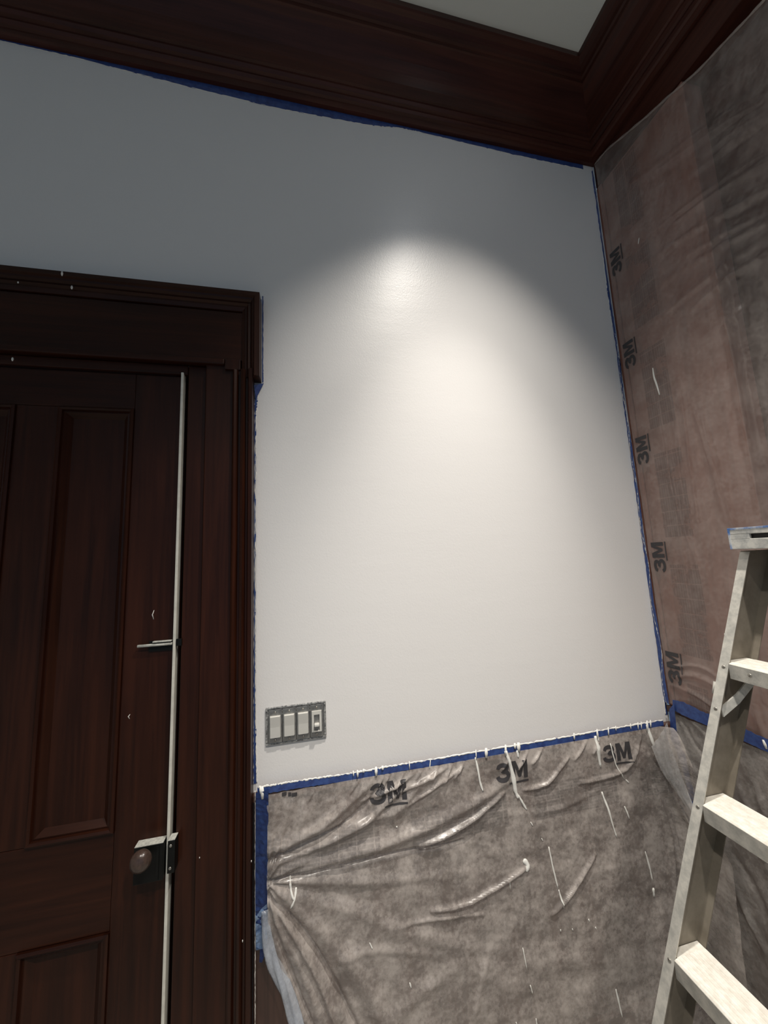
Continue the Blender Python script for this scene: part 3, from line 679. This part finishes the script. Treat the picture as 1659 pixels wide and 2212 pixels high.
def logo(place, parent):
    bm = bmesh.new(); vv = [bm.verts.new((v.x, v.y, 0)) for v in TV]
    for f in TF:
        try: bm.faces.new([vv[i] for i in f])
        except ValueError: pass
    for (x0, x1, y0, y1) in ((-0.010, 0.071, -0.0480, -0.0415),):
        q = [bm.verts.new(c) for c in ((x0, y0, 0), (x1, y0, 0), (x1, y1, 0), (x0, y1, 0))]; bm.faces.new(q)
    bmesh.ops.subdivide_edges(bm, edges=bm.edges[:], cuts=2, use_grid_fill=True)
    bmesh.ops.triangulate(bm, faces=bm.faces[:])
    for v in bm.verts: v.co = place(v.co.x, v.co.y)
    return tag(link('printed_mark', bm, print_m, parent), 'dark printed letters on the film')
for i, (px, py) in enumerate(((835, 1709), (1102, 1664), (1328, 1624))):
    c = B(px, py); logo(lambda x, y: on_back(c[0]+x+0.12*y*0, c[1]+y*0.92), bs)
for (px, py) in ((1331, 568), (1360, 768), (1388, 975), (1424, 1206), (1456, 1446)):
    c = Rr(px, py); logo(lambda x, y: on_right(c[0]+y*0.8, c[1]+x), rs)
# faint small lettering beside the left tape: short illegible dashes
for k, (px, w) in enumerate(((614, 9), (626, 6), (636, 11))):
    c = B(px, 1715); bm = bmesh.new()
    q = [on_back(c[0]+dx*0.0016*w/2, c[1]+dz, 0.002) for dx, dz in ((-1, -0.005), (1, -0.005), (1, 0.005), (-1, 0.005))]
    bm.faces.new([bm.verts.new(p) for p in q]); link('printed_dash', bm, print_m, bs)

# ------------------------------------------------------------------ paint runs on the film
def run_back(pl, w):
    pts = [B(*q) for q in spline(pl, 4)]
    n = len(pts); P3 = [on_back(x, z, 0.0012) for x, z in pts]
    rr = [w*(0.35+0.65*math.sin(math.pi*(0.12+0.8*i/(n-1))))*(0.75+0.5*random.random()) for i in range(n)]
    bm = bmesh.new(); tube(bm, P3, rr, 7, 0.45); link('paint_drip', bm, white_paint, bs, True)
for pl, w in (([(1027, 1636), (1031, 1660), (1035, 1685), (1041, 1706)], 0.0048), ([(1092, 1622), (1101, 1650), (1108, 1680), (1112, 1706), (1118, 1722)], 0.0085), ([(1118, 1716), (1127, 1732), (1136, 1747)], 0.0040),
              ([(1118, 1621), (1119, 1636)], 0.0060), ([(1286, 1590), (1290, 1620), (1296, 1656)], 0.0075), ([(1291, 1582), (1292, 1600)], 0.004), ([(1317, 1605), (1328, 1650), (1347, 1682)], 0.0028), ([(1350, 1683), (1357, 1690)], 0.0026),
              ([(1298, 1709), (1308, 1740), (1316, 1770), (1327, 1804)], 0.0045), ([(1344, 1738), (1349, 1750), (1354, 1764)], 0.0032), ([(1397, 1566), (1404, 1590), (1411, 1612)], 0.0075),
              ([(1181, 1824), (1190, 1870), (1200, 1912)], 0.0034), ([(1201, 1914), (1206, 1935), (1211, 1952)], 0.0030), ([(1384, 1831), (1392, 1860), (1399, 1893)], 0.0034), ([(1400, 1908), (1404, 1928)], 0.0050),
              ([(1127, 1852), (1135, 1862), (1131, 1874)], 0.0090), ([(627, 1890), (629, 1915), (636, 1932)], 0.0040), ([(640, 1910), (637, 1930), (628, 1950)], 0.0038),
              ([(1096, 1896), (1097, 1912)], 0.0016), ([(1122, 2034), (1129, 2078)], 0.0018), ([(1135, 2108), (1141, 2128)], 0.0024), ([(1146, 2176), (1150, 2205)], 0.0022), ([(1317, 2118), (1322, 2145), (1327, 2172)], 0.0036),
              ([(1166, 1806), (1169, 1812)], 0.0022), ([(1143, 1772), (1148, 1780)], 0.0022), ([(796, 2022), (802, 2034)], 0.0022), ([(881, 2106), (884, 2116)], 0.0024), ([(930, 1642), (928, 1660)], 0.0020),
              ([(1261, 1972), (1263, 1977)], 0.0022), ([(1226, 1992), (1228, 1996)], 0.0022), ([(1275, 1988), (1277, 1993)], 0.0022), ([(1202, 1995), (1203, 2000)], 0.0022), ([(1104, 2184), (1106, 2190)], 0.0022), ([(856, 1783), (857, 1786)], 0.0026)):
    run_back(pl, w)
for pl, w in (([(1410, 795), (1413, 815), (1418, 830), (1425, 853)], 0.0042), ([(1381, 514), (1379, 527)], 0.0024), ([(1566, 1368), (1568, 1385)], 0.0020)):
    pts = [Rr(*q) for q in spline(pl, 4)]; n = len(pts); P3 = [on_right(y, z, 0.0012) for y, z in pts]
    bm = bmesh.new(); tube(bm, P3, [w*(0.3+0.7*math.sin(math.pi*(0.1+0.8*i/(n-1)))) for i in range(n)], 7, 0.45, Vector((1, 0, 0))); link('paint_drip', bm, white_paint, rs, True)

# rolled loose edge of the back sheet, twisting away from the wainscot at the left
bm = bmesh.new()
cpts = [Vector((p[0]+dx, -yy, p[1])) for (p, dx, yy) in [(B(572, 1965), 0.0, 0.034), (B(576, 2015), 0.0, 0.038), (B(590, 2062), 0.0, 0.042), (B(612, 2110), 0.0, 0.048), (B(632, 2160), 0.0, 0.055), (B(652, 2212), 0.0, 0.062), (B(676, 2280), 0.0, 0.07)]] + [Vector((LEw[-2][0]-0.004, -0.072, 0.05)), Vector((LEw[-1][0]-0.004, -0.075, FZ+0.012))]
cp2 = [Vector(q) for q in spline([tuple(p) for p in cpts], 6)]
rings = []
for i, p in enumerate(cp2):
    t = (cp2[min(i+1, len(cp2)-1)]-cp2[max(i-1, 0)]).normalized(); s = t.cross(Vector((0, 1, 0))).normalized(); q = s.cross(t)
    wv = 0.010+0.007*min(1, i/14)
    rings.append([p+s*(wv*(1+0.35*math.sin(3*a+i*0.35))*math.cos(a))+q*(0.55*wv*(1+0.35*math.sin(4*a+i*0.5))*math.sin(a)) for a in [2*math.pi*k/20 for k in range(20)]])
prism(bm, rings); link('rolled_edge', bm, film_fold, bs, True)
# loose flap of film at the corner, drawn over the blue tape
Lf = [on_y(x, y, yy) for x, y, yy in ((1407, 1612, -0.046), (1428, 1662, -0.055), (1455, 1705, -0.066), (1492, 1758, -0.085), (1528, 1806, -0.110))]
Rf = [on_x(x, y, W-0.052) for x, y in ((1441, 1560), (1456, 1628), (1478, 1690), (1502, 1748), (1532, 1806))]
Lf = [Vector(q) for q in spline([tuple(p) for p in Lf], 6)]; Rf = [Vector(q) for q in spline([tuple(p) for p in Rf], 6)]
bm = bmesh.new(); g_ = []
for i, (a, b_) in enumerate(zip(Lf, Rf)):
    g_.append([bm.verts.new(a.lerp(b_, j/10)+Vector((-1, -1, 0))*(0.010*math.sin(math.pi*j/10)+0.003*math.sin(j*1.9+i*0.4))) for j in range(11)])
for a, b_ in zip(g_, g_[1:]):
    for j in range(10): bm.faces.new((a[j], a[j+1], b_[j+1], b_[j]))
link('corner_flap', bm, film_mat('flap_film', 0.30, 0.52, (0.70, 0.69, 0.68), False), bs, True)

# ================================================================== MASKING TAPE
def ragged_strip(name, a, b, mat, normal, n=90, thick=0.0007, parent=None, seed=0, rag=0.002):
    """strip between two polylines of equal meaning: a(t), b(t) -> Vector"""
    bm = bmesh.new(); rnd = random.Random(seed); ra, rb = [], []
    for i in range(n+1):
        t = i/n; pa, pb = a(t), b(t); d = (pb-pa).normalized()
        ra.append(pa + d*rnd.uniform(-rag, rag)); rb.append(pb + d*rnd.uniform(-rag, rag)*0.5)
    rings = [[p+normal*0.0002, q+normal*0.0002, q+normal*thick, p+normal*thick] for p, q in zip(ra, rb)]
    prism(bm, rings); return link(name, bm, mat, parent)
def lerp(pl):
    def f(t):
        s = t*(len(pl)-1); i = min(int(s), len(pl)-2); return pl[i].lerp(pl[i+1], s-i)
    return f
def bead(line, parent, normal, r=0.0016, n=110, seed=1, gap=0.12):
    """ragged ridge of wall paint left along the tape's edge, one run of blobs"""
    rnd = random.Random(seed); pts, rr = [], []
    for i in range(n+1):
        pts.append(line(i/n) + Vector((rnd.uniform(-1, 1), 0, rnd.uniform(-1, 1)))*r*0.5); rr.append(r*(0.25 if rnd.random() < gap else rnd.uniform(0.6, 1.35)))
    bm = bmesh.new(); tube(bm, pts, rr, 6, 0.6, normal); return link('paint_ridge', bm, white_paint, parent, True)
NB = Vector((0, -1, 0)); NR = Vector((-1, 0, 0))
yT = -0.0006
def tape(label, **kw):
    o = ragged_strip('masking_tape', mat=kw.pop('mat', tape_blue), **kw); return tag(o, label, 'tape')
# along the cornice
up_ = [Vector((-1.75, yT, 3.694)), Vector((0.40, yT, 3.694)), Vector((W-0.02, yT, 3.6895))]
cl = [on_y(x, y, yT) for x, y in ((-300, 10), (0, 80), (170, 126), (400, 186), (600, 234), (800, 271), (862, 276), (900, 284), (1100, 332), (1260, 366))]
for q in cl: q.z = min(q.z, 3.684)
tp = tape('blue masking tape along the bottom of the cornice', a=lerp(cl), b=lambda t: lerp(cl)(t)*1.0 + Vector((0, 0, 3.6895-lerp(cl)(t).z)), normal=NB, n=180, seed=2, rag=0.0015)
bead(lerp(cl), tp, NB, 0.0017, 260, 3)
# up the corner, beside the tall film
ca_ = [on_y(x, y, yT) for x, y in ((1281, 372), (1290, 430), (1308, 600), (1322, 700), (1340, 782), (1352, 890), (1366, 1000), (1388, 1150), (1410, 1330), (1420, 1395), (1430, 1470), (1438, 1544))]
tp = tape('blue masking tape running down the inside corner beside the tall film', a=lerp(ca_), b=lambda t: Vector((W-0.007, yT, lerp(ca_)(t).z)), normal=NB, n=160, seed=5, rag=0.002)
bead(lerp(ca_), tp, NB, 0.0019, 220, 6)
cw = lambda t: 3.66 - t*(3.66-1.03)
wd_ = lambda t: 0.006+0.014*t*t+0.002*math.sin(t*23)+0.0015*math.sin(t*57+1)
ragged_strip('side_flap', lambda t: Vector((W-0.0150, -0.0015, cw(t))), lambda t: Vector((W-0.0150, -0.0015-wd_(t), cw(t))), tape_blue, NR, n=150, seed=7, rag=0.0025, parent=tp)
bead(lambda t: Vector((W-0.0165, -0.004-wd_(t)*(0.5+0.45*math.sin(t*31)), cw(0.35+0.65*t))), tp, NR, 0.0013, 260, 16, 0.6)
# down the door casing
cs = [on_y(x, y, yT) for x, y in ((557, 845), (552, 900), (551, 1100), (551, 1300), (551, 1480), (552, 1600), (554, 1692))]
tp = tape('thin blue masking tape edging the door casing', a=lambda t: lerp(cs)(t) + Vector((0.001, 0, 0)), b=lambda t: Vector((XO+0.0015, yT, lerp(cs)(t).z)), normal=NB, n=120, seed=8, rag=0.0025)
bead(lambda t: lerp(cs)(t)+Vector((0.001, 0, 0)), tp, NB, 0.0018, 160, 9)
bead(lambda t: on_y(551, 1708+t*560, -0.027), t3, NB, 0.0011, 120, 41, 0.1)
# round the ear of the door head
e = [on_y(x, y, yT) for x, y in ((568, 640), (569, 720), (569, 800), (570, 826))]
tp = tape('blue masking tape beside the ear of the door head', a=lambda t: Vector((XE+0.0025+0.004, yT, lerp(e)(t).z)), b=lambda t: Vector((XE+0.0025, yT, lerp(e)(t).z)), normal=NB, n=40, seed=12, rag=0.001)
ht = lambda t: Vector((-1.6+t*(XE+1.6), yT, ZT+0.013+0.002*math.sin(t*40)))
tp = tape('blue masking tape along the top of the door head', a=ht, b=lambda t: Vector((ht(t).x, yT, ZT+0.0015)), normal=NB, n=90, seed=13, rag=0.0015)
# torn tab under the ear, half peeled
ta, tb, tc = on_y(547, 832, -0.03), on_y(570, 828, -0.004), on_y(550, 862, -0.006)
bm = bmesh.new(); ring = [ta+Vector((0.003, 0, 0)), tb, tc+Vector((0.004, 0, 0))]
prism(bm, [ring, [p+Vector((0, -0.0008, 0)) for p in ring]])
tag(link('tape_tab', bm, tape_blue), 'torn tab of blue tape peeling beneath the ear of the door head', 'tape')
# along the wainscot cap
zc = lambda x: 0.957
cra = [on_y(x, y, -0.026) for x, y in ((556, 1702), (640, 1688), (760, 1671), (860, 1653), (1000, 1630), (1200, 1596), (1330, 1573), (1432, 1556))]
ct_a = lambda t: Vector((-0.178+t*(W-0.02+0.178), -0.0258, 0.975-0.006*math.sin(t*9)*0.3))
ct_b = lambda t: Vector((-0.178+t*(W-0.02+0.178), -0.0258, 0.947+0.002*math.sin(t*31)))
def strip_line(dz):
    return lambda t: lerp(cra)(t)+Vector((0, 0, dz))
tp = tape('blue masking tape along the top of the wainscot, spattered with white paint', a=strip_line(0.0), b=strip_line(-0.021), normal=NB, n=200, seed=21, rag=0.0022)
bead(strip_line(0.001), tp, NB, 0.0030, 240, 22)
for (x, l, w) in ((566, 26, 0.007), (562, 14, 0.004), (763, 10, 0.003), (772, 14, 0.004), (785, 6, 0.004), (812, 18, 0.006), (826, 7, 0.006), (884, 16, 0.002), (1028, 20, 0.003), (1050, 20, 0.008), (1092, 22, 0.006), (1120, 18, 0.009), (1112, 10, 0.007), (1240, 12, 0.005), (1290, 18, 0.005), (1314, 16, 0.004), (1330, 8, 0.003), (1362, 10, 0.003), (1378, 14, 0.003), (1385, 14, 0.003), (1398, 22, 0.006), (1405, 14, 0.004)):
    y = 1702-0.1704*(x-556)
    p0, p1 = on_y(x, y-2, -0.0285), on_y(x+1, y+l, -0.0330); md = (p0+p1)/2
    blob('paint_drip', [p0, md, p1], [w*0.6, w*(0.8+0.3*random.random()), w*0.5], white_paint, tp, 0.3, seg=7)
# broad upright strip at the left end of the film, crumpled, with a pale torn end
def lt(xp, w0): 
    pts = [on_y(x, y, -0.030) for x, y in xp]; return lerp(pts)
La = [(553, 1712), (553, 1760), (552, 1850), (552, 1950), (552, 1998)]; Lb = [(580, 1706), (580, 1760), (579, 1850), (578, 1950), (577, 1998)]
lt_o = empty('masking_tape', on_y(566, 2000, -0.03)); tag(lt_o, 'broad crumpled upright blue tape between door casing and film', 'tape')
def crumple(a, b, n, m, mat, name, amp, seed):
    bm = bmesh.new(); g = []
    for i in range(n+1):
        t = i/n; row = []
        for j in range(m+1):
            p = a(t).lerp(b(t), j/m); k = mnoise.noise(Vector((j*0.9+seed, i*0.35, seed)))*amp
            row.append(bm.verts.new(p+Vector((0, -abs(k)-0.001, k*0.4))))
        g.append(row)
    for i in range(n):
        for j in range(m): bm.faces.new((g[i][j], g[i][j+1], g[i+1][j+1], g[i+1][j]))
    r = bmesh.ops.solidify(bm, geom=bm.faces[:], thickness=0.0006)
    return link(name, bm, mat, lt_o)
crumple(lt(La, 0), lt(Lb, 0), 40, 4, tape_blue, 'tape_strip', 0.006, 3)
crumple(lt([(552, 1975), (553, 2020), (553, 2052)], 0), lt([(577, 1950), (577, 2000), (578, 2046)], 0), 14, 4, tape_pale, 'torn_end', 0.007, 8)
crumple(lt([(562, 2050), (560, 2078)], 0), lt([(578, 2046), (566, 2078)], 0), 5, 2, tape_blue, 'hanging_corner', 0.004, 12)
# horizontal strip on the side wall, between the two films
ha = [on_x(x, y, W-0.024) for x, y in ((1453, 1512), (1475, 1516), (1520, 1538), (1560, 1555), (1610, 1575), (1659, 1597), (1760, 1645))] + [Vector((W-0.024, y_, 1.022)) for y_ in (-0.7, -1.1)]
hb = [on_x(x, y, W-0.024) for x, y in ((1453, 1532), (1475, 1545), (1515, 1562), (1560, 1580), (1605, 1600), (1659, 1625), (1760, 1680))] + [Vector((W-0.024, y_, 0.995)) for y_ in (-0.7, -1.1)]
tape('blue masking tape running level along the side wall behind the ladder', a=lerp(ha), b=lerp(hb), normal=NR, n=60, seed=31, rag=0.002)
# tape falling down the corner under the horizontal strip
va = [on_x(x, y, W-0.030) for x, y in ((1446, 1532), (1450, 1600), (1458, 1612), (1472, 1650), (1484, 1700), (1498, 1755), (1508, 1800))]
vb = [on_x(x, y, W-0.030) for x, y in ((1456, 1520), (1462, 1580), (1472, 1618), (1480, 1630), (1493, 1690), (1508, 1732), (1518, 1790))]
tape('blue masking tape sliding down the inside corner behind the loose film', a=lerp(va), b=lerp(vb), normal=NR, n=50, seed=33, rag=0.0015)
# white splash on the level tape
p0, p1 = on_x(1648, 1598, W-0.027), on_x(1656, 1618, W-0.027)
tag(blob('paint_splash', [p0, (p0+p1)/2, p1], [0.003, 0.005, 0.003], white_paint, None, 0.3, Vector((1, 0, 0))), 'white paint splash on the level blue tape of the side wall', 'paint')
